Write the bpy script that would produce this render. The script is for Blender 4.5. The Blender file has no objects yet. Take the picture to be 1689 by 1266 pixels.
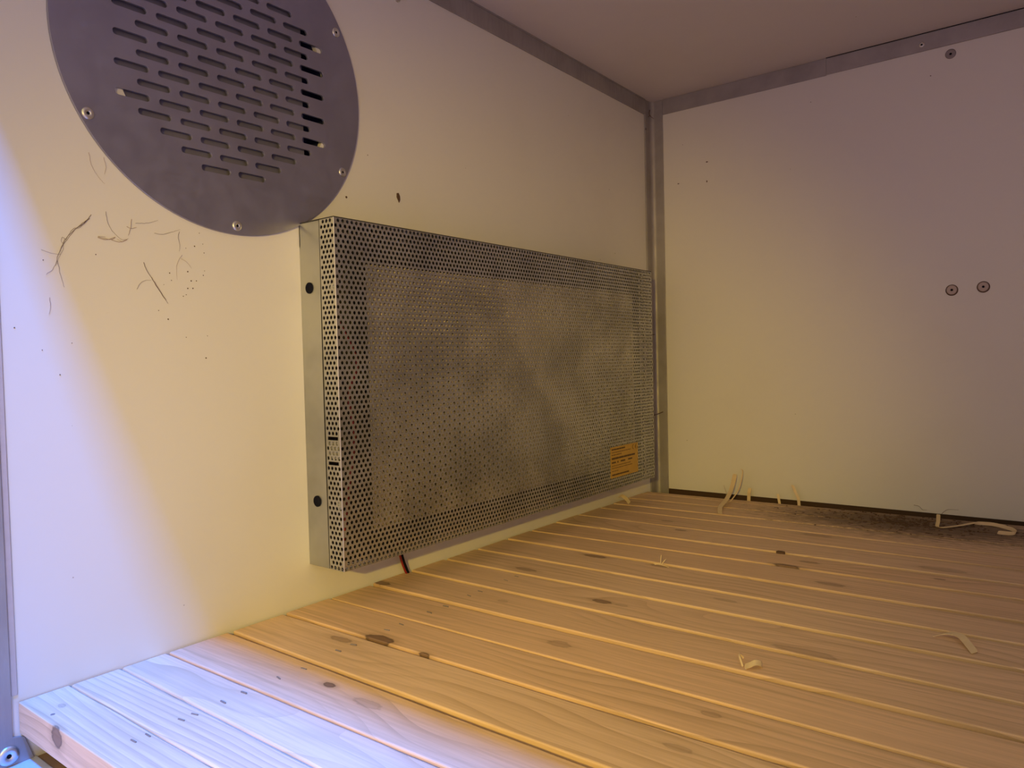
import bpy, math, random
import numpy as np
from mathutils import Vector, Matrix, noise

S = 0.001                      # everything below is written in millimetres
scene = bpy.context.scene
C = scene.collection
rnd = random.Random(7)

# ------------------------------------------------------------------ camera
cam_d = bpy.data.cameras.new('camera')
cam = bpy.data.objects.new('camera', cam_d)
C.objects.link(cam)
cam_d.sensor_width = 36.0
cam_d.sensor_fit = 'HORIZONTAL'
cam_d.lens = 1220.70 / 1689.0 * 36.0
cam_d.clip_start = 0.005
cam_d.clip_end = 50
r_ = Vector((0.79349498, 0.60812107, -0.02354743)).normalized()
b_ = Vector((0.60857563, -0.79282319, 0.03266643)).normalized()
u_ = b_.cross(r_).normalized()
b_ = r_.cross(u_).normalized()
M = Matrix(((r_.x, u_.x, b_.x, 0.54514424), (r_.y, u_.y, b_.y, -0.17747811), (r_.z, u_.z, b_.z, 0.21364516), (0, 0, 0, 1)))
cam.matrix_world = M
scene.camera = cam

# ------------------------------------------------------------------ colour management
vs = scene.view_settings
vs.view_transform = 'Standard'
vs.look = 'None'
vs.exposure = 0.0
vs.gamma = 1.0
vs.use_curve_mapping = False

# ------------------------------------------------------------------ world: added fill light, graded by elevation
w = bpy.data.worlds.new('world')
scene.world = w
w.use_nodes = True
_nt = w.node_tree
_bg = _nt.nodes['Background']
_tc = _nt.nodes.new('ShaderNodeTexCoord')
_sx = _nt.nodes.new('ShaderNodeSeparateXYZ')
_cr = _nt.nodes.new('ShaderNodeValToRGB')
_nt.links.new(_tc.outputs['Generated'], _sx.inputs[0])
_nt.links.new(_sx.outputs[2], _cr.inputs[0])
_cr.color_ramp.elements[0].position = 0.0
_cr.color_ramp.elements[0].color = (0.66, 0.45, 0.52, 1)      # pinkish fill at the horizon and below
_cr.color_ramp.elements[1].position = 0.45
_cr.color_ramp.elements[1].color = (0.96, 0.84, 0.40, 1)      # yellowish fill from above
_nt.links.new(_cr.outputs[0], _bg.inputs[0])
_bg.inputs[1].default_value = 1.0

# ------------------------------------------------------------------ lights
def area_light(name, pos, target, sx, sy, color, power, spread=180):
    d = bpy.data.lights.new(name, 'AREA')
    d.shape = 'RECTANGLE'
    d.size, d.size_y = sx * S, sy * S
    d.color = color
    d.energy = power
    d.spread = math.radians(spread)
    o = bpy.data.objects.new(name, d)
    C.objects.link(o)
    p = Vector(pos) * S
    t = Vector(target) * S
    o.location = p
    z = (p - t).normalized()
    x = Vector((1, 0, 0)); x = (x - z * x.dot(z)).normalized()
    y = z.cross(x)
    o.rotation_euler = Matrix((x, y, z)).transposed().to_euler()
    return o

# cold tube of the garage ceiling, high in front of the opening
area_light('cold_ceiling_tube', (330, -395, 1600), (330, 20, 0), 700, 85, (0.01, 0.20, 1.0), 106.0)
# warm hand lamp held just behind and above the camera, aimed into the compartment
def spot_light(name, pos, target, radius, color, power, cone):
    d = bpy.data.lights.new(name, 'SPOT')
    d.shadow_soft_size = radius * S
    d.color = color
    d.energy = power
    d.spot_size = math.radians(cone)
    d.spot_blend = 1.0
    o = bpy.data.objects.new(name, d)
    C.objects.link(o)
    o.location = Vector(pos) * S
    o.rotation_euler = (Vector(target) - Vector(pos)).to_track_quat('-Z', 'Y').to_euler()
    return o
spot_light('warm_hand_lamp', (672, -616, 361), (414, -187, 264), 14, (1.0, 0.71, 0.12), 29, 48)

# ------------------------------------------------------------------ node helpers
def mat(name):
    m = bpy.data.materials.new(name)
    m.use_nodes = True
    nt = m.node_tree
    return m, nt, nt.nodes['Principled BSDF']

def N(nt, t, **kw):
    n = nt.nodes.new(t)
    for k, v in kw.items():
        setattr(n, k, v)
    return n

def L(nt, a, b):
    nt.links.new(a, b)

def mix(nt, fac, a, b, mode='MIX'):
    n = nt.nodes.new('ShaderNodeMix')
    n.data_type = 'RGBA'
    n.blend_type = mode
    for idx, v in ((0, fac), (6, a), (7, b)):
        if hasattr(v, 'is_output'):
            L(nt, v, n.inputs[idx])
        elif idx == 0:
            n.inputs[0].default_value = v
        else:
            n.inputs[idx].default_value = (*v, 1) if len(v) == 3 else v
    return n.outputs[2]

def ramp(nt, src, a, b, va=0.0, vb=1.0):
    n = nt.nodes.new('ShaderNodeMapRange')
    n.interpolation_type = 'SMOOTHSTEP'
    L(nt, src, n.inputs[0])
    n.inputs[1].default_value = a
    n.inputs[2].default_value = b
    n.inputs[3].default_value = va
    n.inputs[4].default_value = vb
    return n.outputs[0]

def math_n(nt, op, a, b=None):
    n = nt.nodes.new('ShaderNodeMath')
    n.operation = op
    for i, v in enumerate((a, b)):
        if v is None: continue
        if hasattr(v, 'is_output'): L(nt, v, n.inputs[i])
        else: n.inputs[i].default_value = v
    return n.outputs[0]

def obj_coord(nt, scale=(1, 1, 1), loc=(0, 0, 0), rot=(0, 0, 0)):
    t = N(nt, 'ShaderNodeTexCoord')
    mp = N(nt, 'ShaderNodeMapping')
    L(nt, t.outputs['Object'], mp.inputs[0])
    mp.inputs['Scale'].default_value = scale
    mp.inputs['Location'].default_value = loc
    mp.inputs['Rotation'].default_value = rot
    return mp.outputs[0]

def noise_n(nt, vec, scale, detail=4, rough=0.55):
    n = N(nt, 'ShaderNodeTexNoise')
    L(nt, vec, n.inputs['Vector'])
    n.inputs['Scale'].default_value = scale
    n.inputs['Detail'].default_value = detail
    n.inputs['Roughness'].default_value = rough
    return n.outputs['Fac']

def bump(nt, bsdf, h, strength=0.2, dist=0.0005):
    b = N(nt, 'ShaderNodeBump')
    b.inputs['Strength'].default_value = strength
    b.inputs['Distance'].default_value = dist
    L(nt, h, b.inputs['Height'])
    L(nt, b.outputs[0], bsdf.inputs['Normal'])

# ------------------------------------------------------------------ materials
def panel_mat(name, col, rough=0.33):
    m, nt, b = mat(name)
    v = obj_coord(nt)
    # soft grime, small dirt specks
    n1 = noise_n(nt, v, 6, 5)
    c = mix(nt, ramp(nt, n1, 0.45, 0.8, 0, 0.25), col, tuple(x * f for x, f in zip(col, (0.86, 0.82, 0.76))))
    vo = N(nt, 'ShaderNodeTexVoronoi')
    L(nt, v, vo.inputs['Vector'])
    vo.inputs['Scale'].default_value = 36
    spk = ramp(nt, vo.outputs['Distance'], 0.018, 0.034, 1, 0)
    sep = N(nt, 'ShaderNodeSeparateColor')
    L(nt, vo.outputs['Color'], sep.inputs[0])
    gate = ramp(nt, sep.outputs[0], 0.80, 0.84, 0, 0.75)
    c = mix(nt, math_n(nt, 'MULTIPLY', spk, gate), c, (0.16, 0.11, 0.07))
    # faint scuffs
    n2 = noise_n(nt, obj_coord(nt, (1, 2.2, 14), rot=(0.5, 0.3, 0.2)), 9, 6, 0.7)
    c = mix(nt, ramp(nt, n2, 0.70, 0.78, 0, 0.22), c, (0.35, 0.28, 0.22))
    L(nt, c, b.inputs['Base Color'])
    L(nt, ramp(nt, n1, 0.3, 0.8, rough, rough + 0.12), b.inputs['Roughness'])
    b.inputs['IOR'].default_value = 1.45
    bump(nt, b, noise_n(nt, v, 14, 2), 0.15, 0.001)
    return m

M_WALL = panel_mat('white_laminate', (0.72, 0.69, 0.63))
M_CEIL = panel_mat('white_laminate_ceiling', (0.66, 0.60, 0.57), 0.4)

def metal_mat(name, col, rough, metallic=1.0, streak=(1, 1, 1), nscale=60, bstr=0.05, blotch=0.15):
    m, nt, b = mat(name)
    v = obj_coord(nt, streak)
    n1 = noise_n(nt, v, nscale, 5, 0.6)
    n2 = noise_n(nt, obj_coord(nt), 18, 3)
    c = mix(nt, ramp(nt, n2, 0.35, 0.7, 0, 1), col, tuple(x * (1 - blotch) for x in col))
    L(nt, c, b.inputs['Base Color'])
    b.inputs['Metallic'].default_value = metallic
    L(nt, ramp(nt, n1, 0.3, 0.7, rough * 0.85, min(1, rough * 1.2)), b.inputs['Roughness'])
    bump(nt, b, n1, bstr, 0.0002)
    return m

M_ALU = metal_mat('dull_aluminium_trim', (0.42, 0.39, 0.38), 0.58, 0.6, (1, 6, 1), 40, 0.05)
M_DISC = metal_mat('grey_vent_plate', (0.35, 0.34, 0.43), 0.42, 0.8, (1, 1, 1), 60, 0.04, 0.10)
M_SHUT = metal_mat('grey_shutter_plate', (0.24, 0.23, 0.30), 0.5, 0.5)
M_GALV = metal_mat('galvanised_steel', (0.46, 0.46, 0.44), 0.40, 0.85, (1, 1, 1), 50, 0.06, 0.2)
M_PERF = metal_mat('perforated_steel', (0.50, 0.49, 0.47), 0.38, 0.85, (1, 1, 1), 45, 0.04, 0.28)
M_INNER = metal_mat('inner_reflector', (0.74, 0.64, 0.42), 0.30, 0.6, (1, 1, 1), 90, 0.12, 0.2)
M_RIVET = metal_mat('aluminium_rivet', (0.72, 0.70, 0.66), 0.32, 0.9)
M_DRIVET = metal_mat('dull_rivet', (0.30, 0.26, 0.25), 0.45, 0.6)

def plain(name, col, rough=0.5, metallic=0.0):
    m, nt, b = mat(name)
    n1 = noise_n(nt, obj_coord(nt), 120, 4)
    L(nt, mix(nt, ramp(nt, n1, 0.3, 0.75, 0, 0.35), col, tuple(x * 0.75 for x in col)), b.inputs['Base Color'])
    b.inputs['Roughness'].default_value = rough
    b.inputs['Metallic'].default_value = metallic
    return m

M_BLACK = plain('black_rubber_and_gap', (0.006, 0.006, 0.012), 0.9)  # rubber and wire, also the black that fills holes and the shaded gap
M_BLACK.node_tree.nodes['Principled BSDF'].inputs['Specular IOR Level'].default_value = 0.15
M_DARK = plain('dark_interior', (0.03, 0.025, 0.022), 0.8)
M_DUCT = plain('blue_black_duct', (0.012, 0.018, 0.07), 0.6)
M_HAIR = plain('brown_hair', (0.17, 0.11, 0.075), 0.6)
M_HAIR2 = plain('pale_brown_hair', (0.40, 0.29, 0.21), 0.6)
M_RED = plain('red_wire', (0.30, 0.02, 0.02), 0.4)
M_LABEL = plain('yellow_label', (0.52, 0.30, 0.04), 0.45)
M_INK = plain('label_ink', (0.10, 0.05, 0.01), 0.6)
M_BUTTON = plain('cream_button', (0.46, 0.36, 0.30), 0.4)
M_BEAD = plain('brown_sealant', (0.50, 0.44, 0.42), 0.5)
M_CHIP = plain('dark_brown_crumb', (0.10, 0.052, 0.028), 0.8)
M_PLY = plain('raw_plywood', (0.30, 0.18, 0.09), 0.75)
M_RECESS = plain('dark_recess_strip', (0.07, 0.035, 0.018), 0.85)
M_SILL = plain('pale_sill', (0.62, 0.62, 0.66), 0.45, 0.2)
M_SHAV = plain('wood_shaving', (0.78, 0.60, 0.36), 0.6)

def wood(name, seed, knots=(), dirt=False, tone=1.0, grain=1.0, warm=0.0):
    """pine with the grain along x; knots are (x, y, z, rx, ry, darkness) in mm"""
    m, nt, b = mat(name)
    t = N(nt, 'ShaderNodeTexCoord')
    obj = t.outputs['Object']
    rr = random.Random(seed)
    mp = N(nt, 'ShaderNodeMapping')
    L(nt, obj, mp.inputs[0])
    mp.inputs['Location'].default_value = (rr.uniform(-9, 9), rr.uniform(-9, 9), rr.uniform(-9, 9))
    # warp around
    wn = N(nt, 'ShaderNodeTexNoise')
    mp2 = N(nt, 'ShaderNodeMapping')
    L(nt, mp.outputs[0], mp2.inputs[0])
    mp2.inputs['Scale'].default_value = (2.2, 6, 6)
    L(nt, mp2.outputs[0], wn.inputs['Vector'])
    wn.inputs['Scale'].default_value = 1.3
    wn.inputs['Detail'].default_value = 2
    # growth rings seen on a plain-sawn face: bands across y, bent slowly along x
    sep = N(nt, 'ShaderNodeSeparateXYZ')
    L(nt, mp.outputs[0], sep.inputs[0])
    base = math_n(nt, 'ADD', math_n(nt, 'MULTIPLY', sep.outputs[1], rr.uniform(70, 150) * grain),
                  math_n(nt, 'MULTIPLY', wn.outputs['Fac'], rr.uniform(9, 15)))
    base = math_n(nt, 'ADD', base, math_n(nt, 'MULTIPLY', sep.outputs[2], 90))
    fr = math_n(nt, 'FRACT', base)
    band = math_n(nt, 'POWER', fr, 3.0)
    gate = ramp(nt, noise_n(nt, mp2.outputs[0], 2.1, 2), 0.35, 0.65, 0.15, 0.95)
    fine = noise_n(nt, obj_coord(nt, (14, 420, 420)), 1.0, 3, 0.6)
    c0 = tuple(x * tone for x in (0.84, 0.59 - warm * 0.04, 0.39 - warm * 0.05))
    c1 = tuple(x * tone for x in (0.56, 0.36, 0.21))
    c = mix(nt, math_n(nt, 'MULTIPLY', band, gate), c0, c1)
    c = mix(nt, ramp(nt, fine, 0.35, 0.7, 0.0, 0.40), c, c1)
    streak = noise_n(nt, obj_coord(nt, (3.5, 150, 150)), 1.0, 4, 0.65)
    c = mix(nt, ramp(nt, streak, 0.52, 0.72, 0.0, 0.40), c, tuple(x * tone for x in (0.46, 0.30, 0.16)))
    blot = noise_n(nt, obj_coord(nt, (5, 14, 14)), 1.4, 4)
    c = mix(nt, ramp(nt, blot, 0.45, 0.75, 0, 0.28), c, tuple(x * tone for x in (0.52, 0.34, 0.20)))
    for (kx, ky, kz, rx, ry, dk) in knots:
        vm = N(nt, 'ShaderNodeMapping')
        L(nt, obj, vm.inputs[0])
        sc = (1000 / rx, 1000 / ry, 1000 / max(ry, 6))
        vm.inputs['Scale'].default_value = sc
        vm.inputs['Location'].default_value = (-kx / rx, -ky / ry, -kz / max(ry, 6))
        ln = N(nt, 'ShaderNodeVectorMath'); ln.operation = 'LENGTH'
        L(nt, vm.outputs[0], ln.inputs[0])
        kn_ = noise_n(nt, obj_coord(nt, (110, 260, 260)), 1.0, 3, 0.6)
        d = math_n(nt, 'ADD', ln.outputs['Value'], math_n(nt, 'MULTIPLY', math_n(nt, 'SUBTRACT', kn_, 0.5), 0.9))
        halo = ramp(nt, d, 0.9, 2.2, 0.45 * dk, 0)
        c = mix(nt, halo, c, (0.33, 0.19, 0.10))
        core = ramp(nt, d, 0.75, 1.0, 0.85 * dk, 0)
        ring = math_n(nt, 'MULTIPLY', ramp(nt, d, 0.70, 0.92, 0, 1), ramp(nt, d, 0.95, 1.15, 1, 0))
        c = mix(nt, core, c, (0.16, 0.085, 0.05))
        c = mix(nt, math_n(nt, 'MULTIPLY', ring, 0.8 * dk), c, (0.07, 0.035, 0.02))
    if dirt:
        geo = N(nt, 'ShaderNodeNewGeometry')
        vm = N(nt, 'ShaderNodeMapping')
        L(nt, geo.outputs['Position'], vm.inputs[0])
        vm.inputs['Scale'].default_value = (1 / 0.150, 1 / 0.066, 0)
        vm.inputs['Location'].default_value = (-0.385 / 0.150, -0.842 / 0.066, 0)
        ln = N(nt, 'ShaderNodeVectorMath'); ln.operation = 'LENGTH'
        L(nt, vm.outputs[0], ln.inputs[0])
        mp3 = N(nt, 'ShaderNodeMapping')
        L(nt, geo.outputs['Position'], mp3.inputs[0])
        mp3.inputs['Scale'].default_value = (40, 120, 10)
        nn = noise_n(nt, mp3.outputs[0], 1.6, 6, 0.75)
        d = math_n(nt, 'ADD', ln.outputs['Value'], math_n(nt, 'MULTIPLY', math_n(nt, 'SUBTRACT', nn, 0.5), 2.6))
        c = mix(nt, ramp(nt, d, 0.45, 1.7, 0.90, 0), c, (0.085, 0.042, 0.022))
    L(nt, c, b.inputs['Base Color'])
    b.inputs['Roughness'].default_value = 0.62
    bump(nt, b, math_n(nt, 'ADD', fine, math_n(nt, 'MULTIPLY', band, 0.5)), 0.25, 0.0003)
    return m

# ------------------------------------------------------------------ mesh helpers
class MB:
    def __init__(s):
        s.v = []; s.f = []
    def add(s, verts, faces):
        o = len(s.v)
        s.v += [tuple(p) for p in verts]
        s.f += [tuple(i + o for i in f) for f in faces]
    def box(s, x0, x1, y0, y1, z0, z1):
        s.add([(x0, y0, z0), (x1, y0, z0), (x1, y1, z0), (x0, y1, z0), (x0, y0, z1), (x1, y0, z1), (x1, y1, z1), (x0, y1, z1)],
              [(0, 3, 2, 1), (4, 5, 6, 7), (0, 1, 5, 4), (1, 2, 6, 5), (2, 3, 7, 6), (3, 0, 4, 7)])
    def lathe(s, prof, centre, axis='x', n=32):
        """prof: (radius, height along axis)"""
        vs_ = []
        for r, h in prof:
            for k in range(n):
                a = 2 * math.pi * k / n
                p = (h, r * math.cos(a), r * math.sin(a))
                if axis == 'y-': p = (r * math.cos(a), -h, r * math.sin(a))
                if axis == 'z': p = (r * math.cos(a), r * math.sin(a), h)
                vs_.append((p[0] + centre[0], p[1] + centre[1], p[2] + centre[2]))
        fs = []
        for j in range(len(prof) - 1):
            for k in range(n):
                k2 = (k + 1) % n
                fs.append((j * n + k, j * n + k2, (j + 1) * n + k2, (j + 1) * n + k))
        fs.append(tuple(range(n))[::-1])
        fs.append(tuple((len(prof) - 1) * n + k for k in range(n)))
        s.add(vs_, fs)
    def prism(s, pts, axis, a, b):
        """extrude a 2-D outline along an axis"""
        def P(p, h):
            return {'x': (h, p[0], p[1]), 'y': (p[0], h, p[1]), 'z': (p[0], p[1], h)}[axis]
        n = len(pts)
        s.add([P(p, a) for p in pts] + [P(p, b) for p in pts],
              [tuple(range(n))[::-1], tuple(range(n, 2 * n))] + [(k, (k + 1) % n, n + (k + 1) % n, n + k) for k in range(n)])
    def tube(s, pts, r, n=6, r_end=None):
        P = [Vector(p) for p in pts]
        rings = []
        up = Vector((0.3, 0.2, 1)).normalized()
        for i, p in enumerate(P):
            t = (P[min(i + 1, len(P) - 1)] - P[max(i - 1, 0)]).normalized()
            a = t.cross(up)
            if a.length < 1e-4: a = t.cross(Vector((1, 0, 0)))
            a.normalize(); bb = t.cross(a).normalized()
            rr = r if r_end is None else r + (r_end - r) * i / (len(P) - 1)
            rings.append([p + (a * math.cos(2 * math.pi * k / n) + bb * math.sin(2 * math.pi * k / n)) * rr for k in range(n)])
        vs_ = [q for ring in rings for q in ring]
        fs = [(j * n + k, j * n + (k + 1) % n, (j + 1) * n + (k + 1) % n, (j + 1) * n + k) for j in range(len(P) - 1) for k in range(n)]
        fs.append(tuple(range(n))[::-1]); fs.append(tuple((len(P) - 1) * n + k for k in range(n)))
        s.add(vs_, fs)
    def build(s, name, m, parent=None, smooth=False, bevel=0, centre=True, origin=None):
        me = bpy.data.meshes.new(name)
        V = np.array(s.v, dtype=float)
        if origin is not None: o3 = np.array(origin, dtype=float)
        elif centre: o3 = (V.min(0) + V.max(0)) / 2
        else: o3 = np.zeros(3)
        me.from_pydata(((V - o3) * S).tolist(), [], s.f)
        me.update()
        me.materials.append(m)
        if smooth:
            me.polygons.foreach_set('use_smooth', [True] * len(me.polygons))
        o = bpy.data.objects.new(name, me)
        C.objects.link(o)
        pl = Vector(parent['_o']) if parent is not None and '_o' in parent else Vector((0, 0, 0))
        o.location = (Vector(o3) - pl) * S
        o['_o'] = list(map(float, o3))
        if parent is not None: o.parent = parent
        if bevel:
            bm_ = o.modifiers.new('bevel', 'BEVEL')
            bm_.width = bevel * S; bm_.segments = 2; bm_.limit_method = 'ANGLE'
        return o

def empty(name, loc):
    o = bpy.data.objects.new(name, None)
    C.objects.link(o)
    o.location = Vector(loc) * S
    o.empty_display_size = 0.01
    o['_o'] = [float(x) for x in loc]
    return o

def tag(o, label=None, cat=None, group=None, kind=None):
    if label: o['label'] = label
    if cat: o['category'] = cat
    if group: o['group'] = group
    if kind: o['kind'] = kind
    return o

def spline(pts, n=6):
    P = [Vector(p) for p in pts]
    if len(P) < 3: return P
    out = []
    for i in range(len(P) - 1):
        p0, p1, p2, p3 = P[max(i - 1, 0)], P[i], P[i + 1], P[min(i + 2, len(P) - 1)]
        for k in range(n):
            t = k / n
            out.append(0.5 * ((2 * p1) + (p2 - p0) * t + (2 * p0 - 5 * p1 + 4 * p2 - p3) * t * t + (3 * p1 - p0 - 3 * p2 + p3) * t ** 3))
    out.append(P[-1])
    return out

# ------------------------------------------------------------------ the compartment
D, H, XR, Y0 = 911.9, 617.7, 960.0, -12.0
VY, VZ, VR = 167.3, 453.5, 133.1        # vent cover
HOLE = 96.0
HY_, HZ_ = 170.0, 452.5           # centre of the cut-out

# left wall with the round cut-out behind the vent cover
b = MB()
nseg = 96
ring, outer = [], []
for k in range(nseg):
    a = 2 * math.pi * k / nseg + math.pi / 4
    cy_, cz_ = math.cos(a), math.sin(a)
    ring.append((0, HY_ + HOLE * cy_, HZ_ + HOLE * cz_))
    yl, yh, zl, zh = VY - 150, VY + 150, VZ - 150, VZ + 150
    m_ = max(abs(cy_), abs(cz_))
    outer.append((0, VY + 150 * cy_ / m_, VZ + 150 * cz_ / m_))
b.add(ring + outer, [(k, nseg + k, nseg + (k + 1) % nseg, (k + 1) % nseg) for k in range(nseg)])
b.add(ring + [(-24, p[1], p[2]) for p in ring], [(k, (k + 1) % nseg, nseg + (k + 1) % nseg, nseg + k) for k in range(nseg)])
ys = [Y0 - 30, VY - 150, VY + 150, D + 2]; zs = [-60, VZ - 150, VZ + 150, H + 2]
for i in range(3):
    for j in range(3):
        if i == 1 and j == 1: continue
        b.add([(0, ys[i], zs[j]), (0, ys[i + 1], zs[j]), (0, ys[i + 1], zs[j + 1]), (0, ys[i], zs[j + 1])], [(0, 1, 2, 3)])
b.box(-26, -24, Y0 - 30, D + 2, -60, H + 2)
wl = b.build('wall_left', M_WALL, centre=False); tag(wl, kind='structure')

b = MB(); b.box(-26, XR + 20, D, D + 20, 1.5, H + 2)
tag(b.build('wall_back', M_WALL, centre=False), kind='structure')
b = MB(); b.box(XR, XR + 20, Y0 - 30, D, -60, H + 2)
tag(b.build('wall_right', M_WALL, centre=False), kind='structure')
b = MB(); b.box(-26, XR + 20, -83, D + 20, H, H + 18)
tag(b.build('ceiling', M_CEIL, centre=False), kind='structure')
b = MB(); b.box(-26, XR + 20, 9, D + 20, -60, -40)
tag(b.build('floor', M_PLY, centre=False), kind='structure')

# dark brown strip standing in for the shaded recess under the back panel
b = MB(); b.box(-26, XR + 20, D + 4, D + 20, -60, 1.4)
tag(b.build('trim_8', M_RECESS, centre=False), kind='structure')

# sill of the opening
b = MB(); b.box(-26, XR + 20, -60, 9, -60, -39)
tag(b.build('trim_5', M_SILL, bevel=0.8), kind='structure')

def rivet(name, centre, axis, parent, m=None, r=4.3, h=1.3, label=None, hole=1.1):
    e_m = MB()
    prof = [(r, 0), (r, h * .25), (r * .9, h * .65), (r * .7, h * .95), (r * .48, h), (r * .40, h * .85), (hole * 1.25, h * .8), (hole, h * .55)]
    e_m.lathe(prof, centre, axis, 28)
    o = e_m.build(name, m or M_RIVET, parent, smooth=True, origin=centre)
    pin = MB()
    pin.lathe([(hole * 1.02, h * .2), (hole * 1.02, h * .62)], centre, axis, 12)
    pin.build('rivet_hole', M_BLACK, o, origin=centre)
    if label: o['label'] = label
    return o

# corner post: L angle with a rounded root
def angle_profile(a, t, r):
    p = [(0, 0), (a, 0), (a, -0.0)]
    pts = [(0.05, 0.05), (a, 0.05), (a, t)]
    for k in range(7):
        an = math.radians(270 - k * 15)
        pts.append((t + r + r * math.cos(an), t + r + r * math.sin(an)))
    pts += [(t, a), (0.05, a)]
    return pts
b = MB()
b.prism([(x, D - y) for x, y in angle_profile(22.0, 2.2, 7)], 'z', -38, H - 0.2)
post = b.build('trim_1', M_ALU, bevel=0.3); tag(post, kind='structure')
rivet('rivet', (2.4, 890.5, 571.5), 'x', post, M_DRIVET, 2.4, 0.6, hole=1.0)
b = MB(); b.tube([(3.2, 884, 247), (6, 880, 247.5), (13, 890, 248.5)], 0.5, 5)
b.build('wire_stub', M_CHIP, post)
b = MB(); b.tube([(5, 890, 120), (10, 893, 121), (17, 905, 125)], 0.6, 5)
b.build('wire_stub', M_CHIP, post)

# ceiling trims
b = MB(); b.box(0.05, 2.0, Y0 - 4, D - 22.2, H - 23.5, H - 0.1); b.box(2.0, 3.2, Y0 - 4, D - 22.2, H - 1.9, H - 0.1)
t2 = b.build('trim_2', M_ALU, bevel=0.3); tag(t2, kind='structure')
b = MB(); b.box(22.2, 268, D - 2.0, D - 0.05, H - 23.5, H - 0.1)
t3 = b.build('trim_3', M_ALU, bevel=0.3); tag(t3, kind='structure')
b = MB()
b.add([(268.3, D - 3.0, H - 22.6), (XR, D - 3.0, H - 20), (XR, D - 0.05, H - 20), (268.3, D - 0.05, H - 22.6),
       (268.3, D - 3.0, H - 0.9), (XR, D - 3.0, H - 0.9), (XR, D - 0.05, H - 0.9), (268.3, D - 0.05, H - 0.9)],
      [(0, 3, 2, 1), (4, 5, 6, 7), (0, 1, 5, 4), (1, 2, 6, 5), (2, 3, 7, 6), (3, 0, 4, 7)])
t4 = b.build('trim_4', M_ALU, bevel=0.3); tag(t4, kind='structure')
b = MB(); b.add([(268, D - 3.4, H - 0.1), (XR, D - 3.4, H - 0.1), (XR, D - 3.4, H - 1.6), (268, D - 3.4, H - 0.9)], [(0, 1, 2, 3)])
b.add([(268, D - 3.2, H - 0.1), (XR, D - 3.2, H - 0.1), (XR, D - 3.2, H - 1.6), (268, D - 3.2, H - 0.9)], [(0, 3, 2, 1)])
b.build('gap_shade_strip', M_BLACK, t4)  # black strip stands in for the shaded gap above the trim
rivet('rivet', (384.4, D - 3.0, 603.6), 'y-', t4, M_RIVET, 3.4, 1.0, hole=1.1)

# front edge trim on the left wall
b = MB(); b.prism([(-46, -39), (7, -39), (2, -23), (-4.6, -21), (-4.6, H), (-46, H)], 'x', 0.05, 2.0)
t6 = b.build('trim_6', M_ALU, bevel=0.3); tag(t6, kind='structure')
rivet('rivet', (2.0, -7.6, -31.8), 'x', t6, M_RIVET, 6.2, 1.8, hole=1.4)
b = MB(); b.prism([(-4.5, 5), (-0.6, 5), (-0.6, H), (-4.5, H)], 'x', 0.05, 0.9)
tag(b.build('trim_7', M_BEAD, bevel=0.3), kind='structure')

# ------------------------------------------------------------------ vent cover
def slot_cols():
    out = []
    for k in range(11):
        n = [5, 6, 7, 8, 9, 8, 9, 8, 7, 6, 5][k]
        cz_ = VZ - 0.2
        for i in range(n):
            out.append((88.0 + 15.93 * k, cz_ + (i - (n - 1) / 2) * 21.0))
    return out

def slot_outline(cy_, cz_, L_, W_, n=8):
    r = W_ / 2; h = L_ / 2 - r
    pts = []
    for k in range(n + 1):
        a = -math.pi / 2 + math.pi * k / n
        pts.append((cy_ + h + r * math.cos(a), cz_ + r * math.sin(a)))
    for k in range(n + 1):
        a = math.pi / 2 + math.pi * k / n
        pts.append((cy_ - h + r * math.cos(a), cz_ + r * math.sin(a)))
    return pts

def plate_with_holes(outline, holes, x0, x1, name, m, parent, bevel=0.0):
    """flat plate through a 2-D curve, filled with its holes cut out, extruded to a real thickness"""
    cu = bpy.data.curves.new('tmp', 'CURVE')
    cu.dimensions = '2D'; cu.fill_mode = 'BOTH'
    cu.extrude = abs(x1 - x0) / 2 * S
    cu.bevel_depth = bevel * S
    cu.bevel_resolution = 1
    for pts in [outline] + holes:
        sp = cu.splines.new('POLY')
        sp.points.add(len(pts) - 1)
        for i, p in enumerate(pts):
            sp.points[i].co = (p[0] * S, p[1] * S, 0, 1)
        sp.use_cyclic_u = True
    tmp = bpy.data.objects.new('tmp', cu)
    C.objects.link(tmp)
    bpy.context.view_layer.update()
    dg = bpy.context.evaluated_depsgraph_get()
    me = bpy.data.meshes.new_from_object(tmp.evaluated_get(dg))
    bpy.data.objects.remove(tmp)
    o3 = Vector(((x0 + x1) / 2, VY, VZ))
    # curve (u, v, w) -> world (w, u, v)
    for v in me.vertices:
        u, vv, ww = v.co
        v.co = Vector((ww, u, vv)) - Vector((0, o3.y * S, o3.z * S))
    me.materials.clear(); me.materials.append(m)
    o = bpy.data.objects.new(name, me)
    C.objects.link(o)
    o.location = (o3 - Vector(parent['_o'])) * S
    o['_o'] = list(o3)
    o.parent = parent
    return o

vent = empty('vent_cover', (0, VY, VZ))
tag(vent, 'round dark grey metal vent cover with staggered slots, riveted to the left wall', 'vent cover')
circ = [(VY + VR * math.cos(2 * math.pi * k / 128), VZ + VR * math.sin(2 * math.pi * k / 128)) for k in range(128)]
plate_with_holes(circ, [slot_outline(y, z, 25.2, 5.2) for y, z in slot_cols()], 0.4, 2.4, 'slotted_plate', M_DISC, vent, 0.12)
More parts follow.
